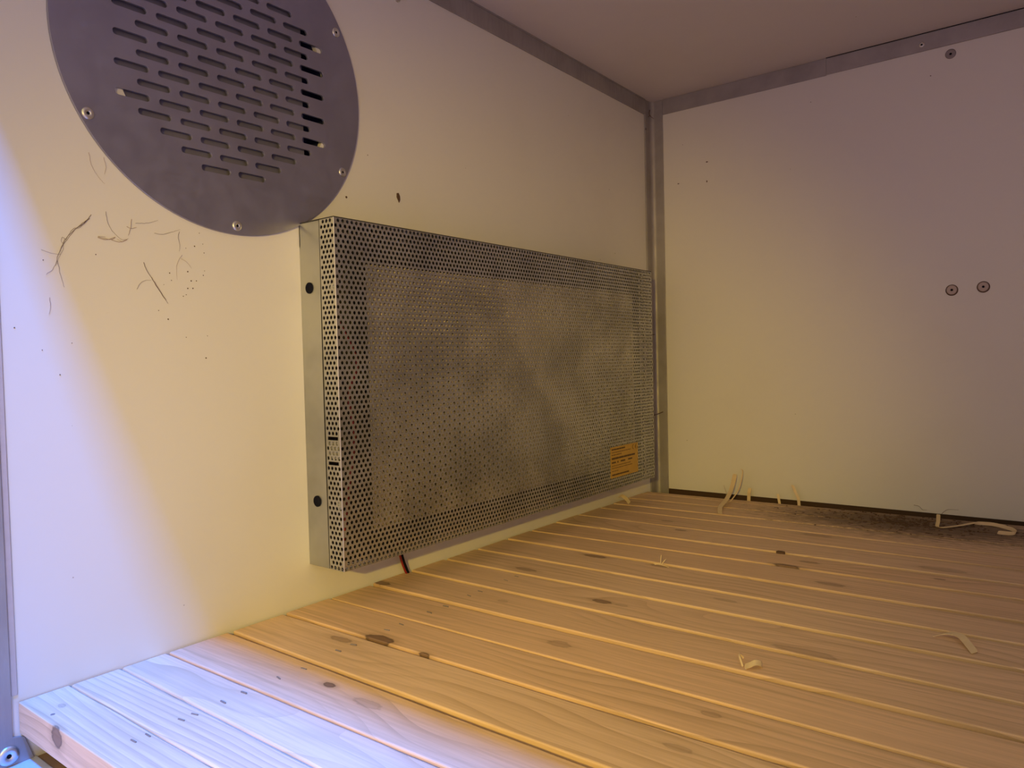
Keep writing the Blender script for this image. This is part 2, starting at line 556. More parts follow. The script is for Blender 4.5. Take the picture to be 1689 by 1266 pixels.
# sliding shutter right behind the slots; it leaves the rear column open
sh_out = []
R2 = 94.5
for k in range(97):
    a = math.radians(42) + math.radians(276) * k / 96
    sh_out.append((HY_ + R2 * math.cos(a), HZ_ + R2 * math.sin(a)))
plate_with_holes(sh_out, [], -3.6, -2.4, 'shutter', M_SHUT, vent)
b = MB()
cir = [2 * math.pi * k / 48 for k in range(48)]
b.add([(-23, HY_ + 95 * math.cos(a), HZ_ + 95 * math.sin(a)) for a in cir] + [(-4.2, HY_ + 95.6 * math.cos(a), HZ_ + 95.6 * math.sin(a)) for a in cir],
      [tuple(range(48))] + [(k, (k + 1) % 48, 48 + (k + 1) % 48, 48 + k) for k in range(48)])
b.build('duct', M_DUCT, vent)  # blue-black colour stands in for the shade inside the duct
for (ry, rz) in [(56.6, 390.2), (168.1, 327.4), (278.9, 390.9), (276.2, 517.7), (166, 579.8), (56.4, 517)]:
    rivet('rivet', (2.5, ry, rz), 'x', vent, M_RIVET, 4.2, 1.2)

# ------------------------------------------------------------------ heater
HX, HY0, HY1, HZ0, HZ1 = 47.8, 229.5, 811.0, 36.0, 337.0
heater = empty('wall_heater', (0, (HY0 + HY1) / 2, HZ0))
tag(heater, 'flat galvanised wall heater behind a perforated steel cover, low on the left wall', 'heater')

def perf_face(b, u0, u1, v0, v1, place, pitch=5.0, r=1.62, t=0.7, slots=()):
    """staggered round perforation on a rectangle; place(u, v, depth) -> point"""
    nv = max(1, round((v1 - v0) / (pitch * 0.8660))); h = (v1 - v0) / nv
    nu = max(1, round((u1 - u0) / pitch)); p = (u1 - u0) / nu
    ca = [(math.cos(math.radians(225 + 30 * k)), math.sin(math.radians(225 + 30 * k))) for k in range(12)]
    def cell(ua, ub, va, vb, hole=True, slot=None):
        c_u, c_v = (ua + ub) / 2, (va + vb) / 2
        if not hole:
            b.add([place(ua, va, 0), place(ub, va, 0), place(ub, vb, 0), place(ua, vb, 0)], [(0, 1, 2, 3)]); return
        out = [(ua, va), (ua + (ub - ua) / 3, va), (ua + (ub - ua) * 2 / 3, va), (ub, va), (ub, va + (vb - va) / 3), (ub, va + (vb - va) * 2 / 3),
               (ub, vb), (ua + (ub - ua) * 2 / 3, vb), (ua + (ub - ua) / 3, vb), (ua, vb), (ua, va + (vb - va) * 2 / 3), (ua, va + (vb - va) / 3)]
        if slot:
            sl, sw = slot
            inn = [(c_u - sl + (2 * sl) * i / 3, c_v - sw) for i in range(4)] + [(c_u + sl, c_v - sw / 3), (c_u + sl, c_v + sw / 3)] + \
                  [(c_u + sl - (2 * sl) * i / 3, c_v + sw) for i in range(4)] + [(c_u - sl, c_v + sw / 3), (c_u - sl, c_v - sw / 3)]
        else:
            inn = [(c_u + r * x, c_v + r * y) for x, y in ca]
        vv = [place(u, v, 0) for u, v in out] + [place(u, v, 0) for u, v in inn] + [place(u, v, t) for u, v in inn] + [place(u, v, t) for u, v in out]
        fs = []
        for k in range(12):
            k2 = (k + 1) % 12
            fs.append((k, k2, 12 + k2, 12 + k))
            fs.append((12 + k, 12 + k2, 24 + k2, 24 + k))
            fs.append((24 + k, 24 + k2, 36 + k2, 36 + k))
        b.add(vv, fs)
    for j in range(nv):
        va, vb = v0 + j * h, v0 + (j + 1) * h
        if j in slots:
            cell(u0, u0 + 1.2, va, vb, False)
            cell(u0 + 1.2, u1 - 1.6, va, vb, True, ((u1 - u0 - 2.8) / 2 - 1.2, 1.5))
            cell(u1 - 1.6, u1, va, vb, False)
        elif j % 2 == 0:
            for i in range(nu): cell(u0 + i * p, u0 + (i + 1) * p, va, vb)
        else:
            cell(u0, u0 + p / 2, va, vb, False)
            for i in range(nu - 1): cell(u0 + (i + .5) * p, u0 + (i + 1.5) * p, va, vb)
            cell(u1 - p / 2, u1, va, vb, False)

b = MB()
perf_face(b, HY0, HY1, HZ0, HZ1, lambda u, v, d: (HX - d, u, v))
XB = 29.0                                   # where the cover ends and the solid base begins
perf_face(b, XB, HX, HZ0, HZ1, lambda u, v, d: (u, HY0 + d, v), slots=(21, 26))
perf_face(b, XB, HX, HZ0, HZ1, lambda u, v, d: (u, HY1 - d, v))
perf_face(b, HY0, HY1, XB, HX, lambda u, v, d: (v, u, HZ1 - d))
perf_face(b, HY0, HY1, XB, HX, lambda u, v, d: (v, u, HZ0 + d))
cover = b.build('perforated_cover', M_PERF, heater)
# bright folded edge and thin rims
b = MB()
b.tube([(HX - .25, HY0 + .25, HZ0), (HX - .25, HY0 + .25, HZ1)], 0.45, 8)
b.build('folded_edge', M_RIVET, heater)
b = MB()
b.box(0.2, HX + .1, HY0 - .1, HY1, HZ1, HZ1 + 0.9)
b.build('lid', M_DARK, heater)
b = MB(); b.box(0.2, XB, HY0 + 2, HY1, HZ0 - 0.7, HZ0); b.build('bottom_plate', M_DARK, heater)

# solid galvanised base: sides slightly set back from the cover, slightly bowed inwards low down
b = MB()
nz = 30
for side, yy, sgn in (('front', HY0 + 0.6, 1), ('rear', HY1 - 0.6, -1)):
    vv = []; ff = []
    xs = [0.2, 10, 20, 26.5, 27.5]
    for j in range(nz + 1):
        t_ = j / nz; z = HZ0 + (HZ1 - HZ0) * t_
        bow = math.sin(math.pi * min(1, t_ / 0.92)) ** 1.2 if t_ < 0.92 else 0
        for x in xs:
            xx = x - (1.6 * bow if x > 20 else 0)
            vv.append((xx, yy + sgn * 0.6 * bow * (x / 27.5), z))
    for j in range(nz):
        for i in range(len(xs) - 1):
            a = j * len(xs) + i
            ff.append((a, a + 1, a + len(xs) + 1, a + len(xs)))
    b.add(vv, ff)
b.box(0.2, 1.2, HY0 + .6, HY1 - .6, HZ0, HZ1)
b.build('base_case', M_GALV, heater)
b = MB()
b.box(3, 4, HY0 + 3, HY1 - 3, HZ0 + 2, HZ1 - 2)
b.box(4, 28, HY0 + 2.4, HY0 + 3.0, HZ0 + 1, HZ1 - 1)
b.box(4, 28, HY1 - 3.0, HY1 - 2.4, HZ0 + 1, HZ1 - 1)
b.build('inner_tray', M_DARK, heater)  # near-black colour deepens the shade seen through the holes

# reflector plate behind the mesh: rows of holes, every third of the cover's pitch
b = MB()
IY0, IY1, IZ0, IZ1 = 266.0, 757.0, 66.4, 300.9
nv = round((IZ1 - IZ0) / 4.33); hh = (IZ1 - IZ0) / nv; nu = round((IY1 - IY0) / 15.0); pp = (IY1 - IY0) / nu
ca = [(math.cos(math.radians(225 + 30 * k)), math.sin(math.radians(225 + 30 * k))) for k in range(12)]
IX = 45.2
for j in range(nv):
    va, vb = IZ0 + j * hh, IZ0 + (j + 1) * hh
    off = 0 if j % 2 == 0 else pp / 2
    if off:
        b.add([(IX, IY0, va), (IX, IY0 + off, va), (IX, IY0 + off, vb), (IX, IY0, vb)], [(0, 1, 2, 3)])
    for i in range(nu - (1 if off else 0)):
        ua, ub = IY0 + off + i * pp, IY0 + off + (i + 1) * pp
        cu_, cv_ = (ua + ub) / 2, (va + vb) / 2
        b.add([(IX, ua, va), (IX, cu_ - 2.1, va), (IX, cu_ - 2.1, vb), (IX, ua, vb)], [(0, 1, 2, 3)])
        b.add([(IX, cu_ + 2.1, va), (IX, ub, va), (IX, ub, vb), (IX, cu_ + 2.1, vb)], [(0, 1, 2, 3)])
        sq = [(-2.1, -hh / 2), (-.7, -hh / 2), (.7, -hh / 2), (2.1, -hh / 2), (2.1, -hh / 6), (2.1, hh / 6), (2.1, hh / 2), (.7, hh / 2), (-.7, hh / 2), (-2.1, hh / 2), (-2.1, hh / 6), (-2.1, -hh / 6)]
        b.add([(IX, cu_ + x, cv_ + y) for x, y in sq] + [(IX, cu_ + 1.9 * x, cv_ + 1.9 * y) for x, y in ca] + [(IX - 1.5, cu_ + 1.9 * x, cv_ + 1.9 * y) for x, y in ca],
              [(k, (k + 1) % 12, 12 + (k + 1) % 12, 12 + k) for k in range(12)] + [(12 + k, 12 + (k + 1) % 12, 24 + (k + 1) % 12, 24 + k) for k in range(12)])
    if off:
        b.add([(IX, IY1 - off, va), (IX, IY1, va), (IX, IY1, vb), (IX, IY1 - off, vb)], [(0, 1, 2, 3)])
b.build('reflector_plate', M_INNER, heater)

# rubber grommets in the solid side, discs added as a grey shadow behind the mesh, red lead inside
for gz, gx in ((280.2, 12.4), (93.6, 14.0)):
    b = MB()
    cen = (gx, HY0 + 0.55, gz)
    b.lathe([(4.9, 0), (4.9, 0.7), (4.4, 1.1), (3.6, 1.0), (3.2, 0.3)], cen, 'y-', 28)
    g = b.build('grommet', M_BLACK, heater, smooth=True, origin=cen)
for gz in (278.5, 92.0):
    b = MB(); cen = (HX - 5, HY0 + 2.6, gz)
    b.lathe([(3.6, 0), (3.6, 1.5), (2.8, 1.9)], cen, 'y-', 6)
    b.build('smudge_disc', M_GALV, heater)  # disc added to imitate the grey shadow seen through the side mesh
b = MB(); b.box(31, 45, HY0 + 1.4, HY0 + 1.9, HZ0 + 22.2 * 4.33, HZ0 + 25.6 * 4.33)
b.build('terminal_plate', M_RIVET, heater)
b = MB()
b.tube(spline([(40, 236, 60), (41, 244, 110), (40, 252, 150), (41, 246, 185), (39, 258, 215), (38, 240, 250)], 6), 1.3, 8)
b.build('inner_wire', M_RED, heater)

# rating label
lab = MB(); LY0, LY1, LZ0, LZ1 = 682.5, 759.5, 51.5, 93.0
lab.box(HX + 0.05, HX + 0.30, LY0, LY1, LZ0, LZ1)
lo = lab.build('rating_label', M_LABEL, heater)
lo['label'] = 'yellow rating label with dark lines of print'
ink = MB()
def bar(u0, u1, v, h):
    ink.box(HX + 0.30, HX + 0.36, LY0 + u0, LY0 + u1, LZ0 + v - h / 2, LZ0 + v + h / 2)
def words(u0, u1, v, h, lo_=2.0, hi_=6.0, gap=0.8):
    u = u0
    while u < u1 - 0.5:
        e_ = min(u1, u + rnd.uniform(lo_, hi_))
        bar(u, e_, v, h); u = e_ + gap
words(3, 40, 38.2, 1.9, 5, 9, 0.5)
words(3, 56, 34.2, 0.9)
words(3, 30, 30.8, 1.1)
words(3, 68, 26.0, 2.5, 8, 14, 0.5)
bar(3, 14, 20.6, 2.0); bar(18, 21, 20.6, 2.4); bar(27, 40, 20.8, 2.0); bar(48, 60, 21.0, 2.0)
words(3, 56, 16.2, 0.9); words(3, 60, 13.0, 0.9); words(3, 20, 9.0, 0.8)
words(3, 50, 4.0, 2.0, 6, 12, 0.4)
def arc(cu_, cv_, ru, rv, th):
    o_, i_ = [], []
    for k in range(13):
        a = math.radians(90 + 180 * k / 12)
        o_.append((cu_ + ru * math.cos(a), cv_ + rv * math.sin(a)))
        i_.append((cu_ + (ru - th) * math.cos(a), cv_ + (rv - th * .7) * math.sin(a)))
    for k in range(12):
        q = [o_[k], o_[k + 1], i_[k + 1], i_[k]]
        ink.prism([(LY0 + u, LZ0 + v) for u, v in q], 'x', HX + 0.30, HX + 0.36)
arc(64.5, 36.4, 3.6, 3.4, 1.2); arc(72.5, 36.4, 3.6, 3.4, 1.2); bar(69.4, 72.3, 36.4, 0.9)
ink.build('print', M_INK, lo)

# twin power lead dropping out below the heater into the slats
cord = empty('power_lead', (6, 345, 8))
tag(cord, 'red and black twin wire running from under the heater down into the slats', 'wire')
for off, m_, nm in ((-1.5, M_RED, 'red_wire'), (1.0, M_BLACK, 'black_wire')):
    b = MB()
    b.tube(spline([(16, 322 + off, 42), (13, 327 + off, 31), (8, 336 + off, 15), (5, 343 + off, 4), (4, 348.6 + off * .8, -6), (5, 349 + off * .8, -20)], 5), 1.5 if off > 0 else 1.1, 10)
    b.build(nm, m_, cord, smooth=True)

# ------------------------------------------------------------------ slatted platform
plat = empty('slatted_platform', (450, 450, -38))
tag(plat, 'pine slat platform covering the compartment bottom from wall to wall', 'slatted platform')
Yl = [-0.4, 30.8, 65.0, 99.0, 150.3, 201.2, 250.6, 300.6, 353.4, 406.4, 457.6, 512.9, 562.9, 618.0, 674.0, 731.5, 767.0, 815.0, 861.0]
Yr = [-0.4, 31.2, 61.5, 105.9, 149.6, 209.3, 254.7, 305.8, 354.4, 410.6, 461.8, 515.2, 577.0, 623.4, 678.7, 732.8, 785.0, 836.5, 874.0]
GAP = [1.0, 1.2, 1.4, 6.6, 4.6, 4.4, 6.4, 6.0, 7.0, 5.0, 7.0, 6.6, 6.2, 6.0, 5.2, 5.2, 4.8, 5.0, 3]
Yl = [y + (0 if i < 4 else 0.30 * GAP[i - 1]) for i, y in enumerate(Yl)]
Yr = [y + (0 if i < 4 else 0.30 * GAP[i - 1]) for i, y in enumerate(Yr)]
LASTL, LASTR = 880.0, 900.0
knots = {
    0: [(59, 0, -6, 7, 3, 0.8), (30, 14, 0, 3, 2, 0.3)],
    3: [(148, 131.6, 0, 5.5, 2.8, 0.9), (190, 128, 0, 12, 4, 0.25)],
    4: [(90, 190, 0, 12, 3.5, 0.45), (371, 190, 0, 8, 3, 0.25)],
    5: [(115, 206, 0, 13, 6.5, 0.95), (165, 203.2, -1, 6.5, 3.6, 1.0), (371, 236, 0, 6, 3, 0.3)],
    6: [(235, 277, 0, 10, 5, 0.3)],
    7: [(8, 308, 0, 10, 4.5, 0.8), (140, 330, 0, 5, 3, 0.2)],
    8: [(213, 377, 0, 8.5, 3.8, 0.75), (232, 378, 0, 6, 3, 0.25), (390, 362, 0, 22, 5, 0.3)],
    9: [(97, 422, 0, 13, 4, 0.5), (300, 440, 0, 9, 3, 0.25)],
    10: [(131, 502, 0, 13, 4, 0.7), (205, 505, 0, 9, 3, 0.45)],
    11: [(363, 535, 0, 12, 4, 0.45)],
    12: [(312, 574.5, -1, 12, 4.0, 0.95), (326, 599, 0, 9, 3, 0.5), (442, 604, 0, 5, 2, 0.6)],
    13: [(157, 660, 0, 7, 3, 0.6), (440, 640, 0, 20, 6, 0.3)],
    14: [(120, 700, 0, 8, 3, 0.4), (300, 720, 0, 16, 5, 0.35)],
}
slat_label = {0: 'narrow front slat with its sawn front edge showing', 5: 'slat with an oval ring knot and a half-round knot on its front edge',
              7: 'slat with a dark knot at its wall end beside the wires', 12: 'slat with a brown knot breaking its front edge'}
XS0, XS1 = 1.2, XR - 4
def slat(i):
    yl0, yr0 = Yl[i], Yr[i]
    gap = GAP[i]
    yl1 = (Yl[i + 1] if i + 1 < len(Yl) else LASTL) - gap * (0.75 if i > 2 else 1)
    yr1 = (Yr[i + 1] if i + 1 < len(Yr) else LASTR) - gap * 1.05
    rr = random.Random(100 + i)
    x0 = XS0 + rr.uniform(-.4, 1.2)
    n = 90
    e = 0.9 if i > 2 else 1.8
    sag = rr.uniform(-0.35, 0.35) if i else 0
    top = rr.uniform(-0.5, 0.2) if i > 0 else 0
    yc = (yl0 + yl1) / 2
    org = (450, (yl0 + yr1) / 2, -9)
    b = MB()
    vv, ff = [], []
    T = 20.0
    for k in range(n + 1):
        x = x0 + (XS1 - x0) * k / n
        t = (x - x0) / 500.0
        a0 = yl0 + (yr0 - yl0) * t + 0.28 * noise.noise(Vector((x * .02, i * 3.1, 0))) + 0.12 * noise.noise(Vector((x * .11, i * 7.1, 5)))
        a1 = yl1 + (yr1 - yl1) * t + 0.30 * noise.noise(Vector((x * .02, i * 3.7, 9))) + 0.15 * noise.noise(Vector((x * .11, i * 7.7, 2)))
        if i == 0: a0 = yl0 + 0.1 * noise.noise(Vector((x * .03, 1, 1)))
        z = top + sag * math.sin(x * .004 + i) + 0.12 * noise.noise(Vector((x * .02, i, 4)))
        ef = e * (1 + 0.4 * noise.noise(Vector((x * .05, i, 8))))
        if i == 0: ef = 0.6
        sec = [(a0, -T), (a0, z - ef), (a0 + ef * .3, z - ef * .3), (a0 + ef, z), (a1 - ef, z), (a1 - ef * .3, z - ef * .3), (a1, z - ef), (a1, -T)]
        vv += [(x, y, zz) for y, zz in sec]
    m8 = 8
    for k in range(n):
        for q in range(m8):
            q2 = (q + 1) % m8
            ff.append((k * m8 + q, k * m8 + q2, (k + 1) * m8 + q2, (k + 1) * m8 + q))
    ff.append(tuple(range(m8))); ff.append(tuple(n * m8 + q for q in range(m8))[::-1])
    b.add(vv, ff)
    ks = [(kx - org[0], ky - org[1], kz - org[2], rx, ry, dk) for kx, ky, kz, rx, ry, dk in knots.get(i, [])]
    tone = [0.98, 1.02, 1.03, 1.0, .97, .96, .98, .95, .97, .96, .94, .95, .94, .93, .92, .9, .9, .88, .85][i]  # tone drops towards the rear: light falloff put into the wood colour
    grain = [1.3, 1.5, .6, .5, .9, 1.1, .8, 1.5, .6, .7, 1.0, 1.5, .7, .7, 1, 1, 1, 1, 1][i]
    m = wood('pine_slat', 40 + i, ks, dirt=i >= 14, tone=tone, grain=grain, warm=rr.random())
    o = b.build('slat', m, plat, origin=org)
    if i in slat_label: o['label'] = slat_label[i]
    return o
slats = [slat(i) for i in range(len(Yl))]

# battens under the slats
for x in (40.0, 112.0, 470.0, 880.0):
    b = MB(); b.box(x - 18, x + 18, 14, D - 14, -39.5, -20.05)
    b.build('batten', wood('pine_batten', int(x), tone=0.8), plat, bevel=0.8)

# staples driven across the batten line
stp = [(114.3, 19.0), (114.6, 27.2), (112.7, 48.4), (112.8, 56.9), (111.9, 76.5), (110.8, 92.0), (110.8, 118.5), (112.4, 138.1), (106.9, 173.1),
       (107.2, 187.4), (105.8, 222.9), (106.2, 238.5), (104.9, 272.5), (105.9, 292.0), (104.5, 325), (105.2, 340), (104, 380), (105, 396)]
for (sx, sy) in stp:
    i = max(k for k in range(len(Yl)) if Yl[k] <= sy)
    b = MB()
    ang = rnd.uniform(-.25, .25)
    dx, dy = 2.7 * math.cos(ang), 2.7 * math.sin(ang)
    z = 0.12
    b.tube([(sx - dx, sy - dy, -1.2), (sx - dx * .96, sy - dy * .96, z), (sx + dx * .96, sy + dy * .96, z), (sx + dx, sy + dy, -1.2)], 0.55, 6)
    b.build('staple', M_DRIVET, slats[i])
b = MB(); b.lathe([(1.3, -1), (1.3, 0.15), (0.9, 0.25)], (38.3, 5.6, 0), 'z', 12)
b.build('nail_head', M_DRIVET, slats[0])

# ------------------------------------------------------------------ things fixed to the back wall
def wall_rivet(name, x, z, label, group=None, r=6.0, m=M_BUTTON, h=1.6, rim=True):
    b = MB(); cen = (x, D, z)
    b.lathe([(r, 0), (r, h * .55), (r * .93, h * .9), (r * .80, h), (r * .35, h * .92), (1.5, h * .9), (1.35, h * .4)], cen, 'y-', 36)
    o = b.build(name, m, None, smooth=True, origin=cen)
    p = MB(); p.lathe([(1.4, h * .1), (1.4, h * .55)], cen, 'y-', 12); p.build('centre_hole', M_BLACK, o, origin=cen)
    if rim:
        p = MB()
        ring_ = []
        for k in range(37):
            a = 2 * math.pi * k / 36
            ring_.append((x + (r + .45) * math.cos(a), D - 0.35, z + (r + .45) * math.sin(a) - 0.25))
        p.tube(ring_, 0.62, 6); p.build('dark_rim', M_CHIP, o)  # dark brown ring around the head, set slightly low
    tag(o, label, 'rivet', group)
    return o
wall_rivet('rivet', 416.3, 289.0, 'cream round rivet with dark rim on back wall, left one of the level pair', 'pair of rivets on the back wall')
wall_rivet('rivet', 450.2, 290.4, 'cream round rivet with dark rim on back wall, right one of the level pair', 'pair of rivets on the back wall')
wall_rivet('rivet', 416.0, 584.5, 'flat brown-grey rivet on back wall just below the ceiling trim', None, 6.0, M_DRIVET, 0.9, False)
o = rivet('rivet', (0, 357.9, 580.0), 'x', None, M_RIVET, 4.6, 1.6)
tag(o, 'shiny domed rivet high on the left wall beside the ceiling trim', 'rivet')

# ------------------------------------------------------------------ hairs stuck to the left wall
def hair(name, strands, label, m=M_HAIR, r=0.12, cat='hair'):
    b = MB()
    for st in strands:
        rr_ = r
        if isinstance(st, tuple): st, rr_ = st
        pts = [(0.30 + 0.25 * math.sin(k * 1.7), y, z) for k, (y, z) in enumerate(st)]
        sp_ = spline(pts, 6)
        sp_ = [Vector((p.x, p.y + 0.38 * noise.noise(p * 0.55), p.z + 0.38 * noise.noise(p * 0.55 + Vector((7, 3, 1))))) for p in sp_]
        b.tube(sp_, rr_, 5, rr_ * .5)
    o = b.build(name, m)
    tag(o, label, cat)
    return o
hair('hair_tuft', [([(57.0, 321.3), (52.4, 314.7), (47.3, 310.8), (40.9, 302.2), (37.1, 296.0), (34.5, 290.6), (33.6, 286.7), (31.2, 281.4), (27.0, 277.6)], .17),
     ([(56.0, 318.3), (51.4, 314.9), (46.3, 309.8), (40.2, 302.9), (36.7, 295.6), (34.2, 290.0)], .16),
     [(54.5, 317.8), (49, 311.2), (44.6, 309.4), (39, 299.8), (37.9, 294.6), (35.1, 289.4), (33.0, 284)],
     [(40.3, 302.2), (38.0, 303.2), (37.1, 300.5), (39.0, 299.2)], [(24.8, 293.5), (31.1, 291.9), (36.9, 291.5)], [(34.4, 287.4), (35.3, 279.8), (37.8, 269.7)]],
     'dark branching tuft of hair on the left wall, the biggest one near the front')
hair('hair', [[(67.1, 324.7), (67.3, 319.3), (69.5, 313.6), (73.9, 308.7), (77.8, 306.2), (81.9, 307.6)]], 'thin J-shaped hair hanging on the wall below the vent cover')
hair('lint', [[(60.8, 305.8), (65.9, 304.8), (72.6, 307.5), (69.9, 305.5), (64.7, 305.7), (61, 306.5), (66, 306.8)],
     [(70, 305), (76, 304.4), (81, 306.8), (78, 305), (74, 306)]], 'pale wisp of lint lying sideways on the wall under the J-shaped hair', M_HAIR2, 0.2, 'lint')
hair('hair', [[(84.5, 321.7), (83.6, 315.4), (82.0, 309.7)], [(81, 316), (84, 315), (88, 316.4)]], 'short fuzzy upright hair between the J-shaped hair and a level one', M_HAIR2, .2)
hair('hair', [[(87.2, 319.3), (94.9, 320.3), (104.3, 323.6)]], 'short nearly level hair, upper one just under the vent cover')
hair('hair', [[(101.0, 313.6), (107.5, 313.7), (115.0, 316.4), (121.1, 318.9)]], 'short curved level hair, lower one just under the vent cover')
hair('hair', [[(120.3, 317.1), (119.1, 312.6), (120.4, 306.9), (120.0, 302.5)]], 'small wavy upright hair touching the end of a level hair')
hair('hair', [[(121.9, 299.8), (118.7, 295.1), (116.9, 289.2), (117.4, 280.5)], [(121.0, 296.8), (125.5, 294.3), (128.9, 290.2)]], 'forked thin hair among the scattered dark specks', M_HAIR2)
hair('hair', [([(92.3, 291.3), (94.2, 285.2), (97.6, 280.5), (101.6, 273.7), (109.2, 261.9)], .2), ([(97.4, 280.9), (102.4, 272.7), (108.2, 264.5)], .24), [(86.7, 271.3), (88.9, 275.7), (93.2, 278.2), (97.5, 278.8)]],
     'straight slanting hair with a hooked side strand, lowest clump on the wall')
hair('hair', [[(57.1, 364.1), (58.4, 355.8), (62.5, 348.7), (66.9, 344.1)]], 'faint long curved hair left of the vent cover edge', M_HAIR2)
hair('hair', [[(67.0, 362.8), (68.0, 356.3), (67.1, 350.8)]], 'faint short hair close against the vent cover edge', M_HAIR2, .12)
hair('hair', [[(28.2, 262.1), (28.7, 256.3), (27.7, 251.2)]], 'tiny curved hair in the blue-lit front part of the wall', M_HAIR2, .15)

# specks and chips, each tiny
specks = [(125.2, 305.2), (132.3, 307.4), (139.2, 309.8), (136.6, 318.0), (140.0, 303.0), (126.0, 287.3), (139.9, 289.0), (138.7, 285.4), (132.8, 280.7),
          (128.5, 280.4), (125.5, 274.4), (129.7, 274.7), (124.1, 269.5), (121.7, 268.2), (102.1, 256.6), (109.1, 250.3), (138.4, 220.7), (41.2, 232.1),
          (22.8, 227.4), (122.8, 236.8), (140.3, 238.1), (59.1, 293.9), (111.6, 285.1), (112.8, 279.7), (106.8, 276.1), (32.9, 210.8), (25.7, 287.0), (7.2, 241.9)]
b = MB()
for (y, z) in specks:
    r = rnd.uniform(0.28, 0.6)
    b.lathe([(r, 0.02), (r * .8, r * .5), (r * .3, r * .7)], (0.02, y, z), 'x', 7)
o = b.build('dirt_specks', M_CHIP)
tag(o, 'tiny dark dirt specks scattered over the left wall below the vent cover', 'dirt', kind='stuff')

def chip(name, pts, depth, label, axis='x', m=M_CHIP, base=0.05, cat='dirt'):
    b = MB()
    b.prism(pts, axis, base, base + depth)
    o = b.build(name, m, bevel=0.2); tag(o, label, cat)
    return o
b = MB()
b.prism([(349.4, 383.6), (351.8, 384.2), (353.4, 381), (353.6, 377.4), (352.2, 374.4), (350.8, 377), (349.2, 379.6)], 'x', 0.05, 0.9)
dn = b.build('dirt_crumb', M_CHIP, bevel=0.2); tag(dn, 'small brown crumb stuck to the left wall just above the heater', 'dirt')
b = MB(); b.lathe([(1.1, 0), (.9, .5), (.4, .7)], (0.02, 284.6, 369.4), 'x', 9)
tag(b.build('dirt_crumb', M_CHIP), 'tiny dark dot on the wall between the vent cover and the heater', 'dirt')
for (x, z, w_, h_, lb) in [(93.7, 508.0, 2.2, 1.0, 'upper small brown speck near the left side of the back wall'), (93.2, 478.7, 1.0, 2.0, 'lower small brown speck near the left side of the back wall'),
                      (46.5, 482.6, 1.9, .8, 'small brown speck on the back wall closest to the corner post'), (393.8, 562.9, .9, .7, 'dark dot on the back wall below the brown-grey rivet')]:
    b = MB(); b.prism([(x - w_, z), (x, z - h_), (x + w_, z), (x, z + h_)], 'y', D - 0.4, D - 0.03)
    tag(b.build('dirt_speck', M_CHIP), lb, 'dirt')

# cobweb-like dark tuft in the top corner
b = MB()
b.tube(spline([(4, 903, 604), (3.6, 902, 598), (4.6, 903, 594), (9, 907, 590)], 4), 0.7, 5, .3)
b.tube([(4.6, 903, 595), (2.9, 898, 592)], 0.5, 5, .3)
tag(b.build('dirt_tuft', M_CHIP), 'dark forked tuft of dirt at the top of the corner post', 'dirt')

# ------------------------------------------------------------------ wood shavings on the platform
def shaving(name, path, width, label, side=(0, 0, 1), t=0.35, group=None):
    """ribbon with thickness; side = direction of its width"""
    P = spline(path, 6)
    sd = Vector(side).normalized() * width / 2
    b = MB(); vv = []; ff = []
    n = len(P)
    for i, p in enumerate(P):
        tg = (P[min(i + 1, n - 1)] - P[max(i - 1, 0)]).normalized()
        nn = tg.cross(sd).normalized() * t / 2
        wf = 1 if 0 < i < n - 1 else 0.75
        vv += [p - sd * wf - nn, p + sd * wf - nn, p + sd * wf + nn, p - sd * wf + nn]
    for i in range(n - 1):
        for q in range(4):
            q2 = (q + 1) % 4
            ff.append((i * 4 + q, i * 4 + q2, i * 4 + 4 + q2, i * 4 + 4 + q))
    ff.append((3, 2, 1, 0)); ff.append(tuple((n - 1) * 4 + q for q in range(4)))
    b.add(vv, ff)
    o = b.build(name, M_SHAV, smooth=False)
    tag(o, label, 'wood shaving', group)
    return o
G = 'wood shavings on the slats'
o = shaving('wood_shaving', [(163, 772, 0.8), (152, 800, 4), (146, 838, 8), (142, 868, 18), (143, 880, 38)], 7.5, 'tall upright wood shaving leaning on the back slats near the corner', (1, -.3, 0), group=G)
o = shaving('wood_shaving', [(148, 846, 3), (152, 870, 18), (153, 884, 40), (149, 889, 45)], 2.0, 'thin hooked strip standing just right of the tall shaving', (1, -.3, 0), group=G)
shaving('wood_shaving', [(147, 838, 3), (136, 862, 12), (124, 884, 19)], 1.6, 'thin splinter slanting left off the tall shaving', (0, -.3, 1), group=G)
shaving('wood_shaving', [(157, 896, -16), (157, 897, 2), (158, 896, 10), (159, 897, 16)], 5, 'short upright chip in the back gap right of the tall shaving', (1, 0, 0), group=G)
shaving('wood_shaving', [(203, 899, -14), (200, 900, 2), (198, 902, 10)], 3.5, 'small leaning chip in the middle of the back gap', (1, .3, 0), group=G)
shaving('wood_shaving', [(229, 899, -14), (228, 898, 6), (223, 899, 17), (219, 901, 25)], 4, 'bent shaving standing in the back gap beside a small chip', (1, .4, 0), group=G)
shaving('wood_shaving', [(4, 782, 8), (8, 783, 9), (16, 782, 5), (24, 776, .8)], 6, 'curled shaving lying against the left wall near the corner', (.3, 1, .5), group=G)
shaving('wood_shaving', [(411, 831, 16.5), (410.6, 831, 8), (410, 830, 1.6), (416, 833, .9), (430, 850, 1.5), (447, 868, 4)], 5.5, 'L-shaped shaving with one end upright at the dark dirt patch', (.8, -.6, 0.05), group=G)
shaving('wood_shaving', [(445, 870, 2.5), (462, 876, 1.8), (480, 862, 1.6), (487, 846, 1.6), (484, 838, 1.0), (470, 838, .7)], 6, 'long hooked shaving curving back on itself at the far right', (.2, .8, .5), group=G)
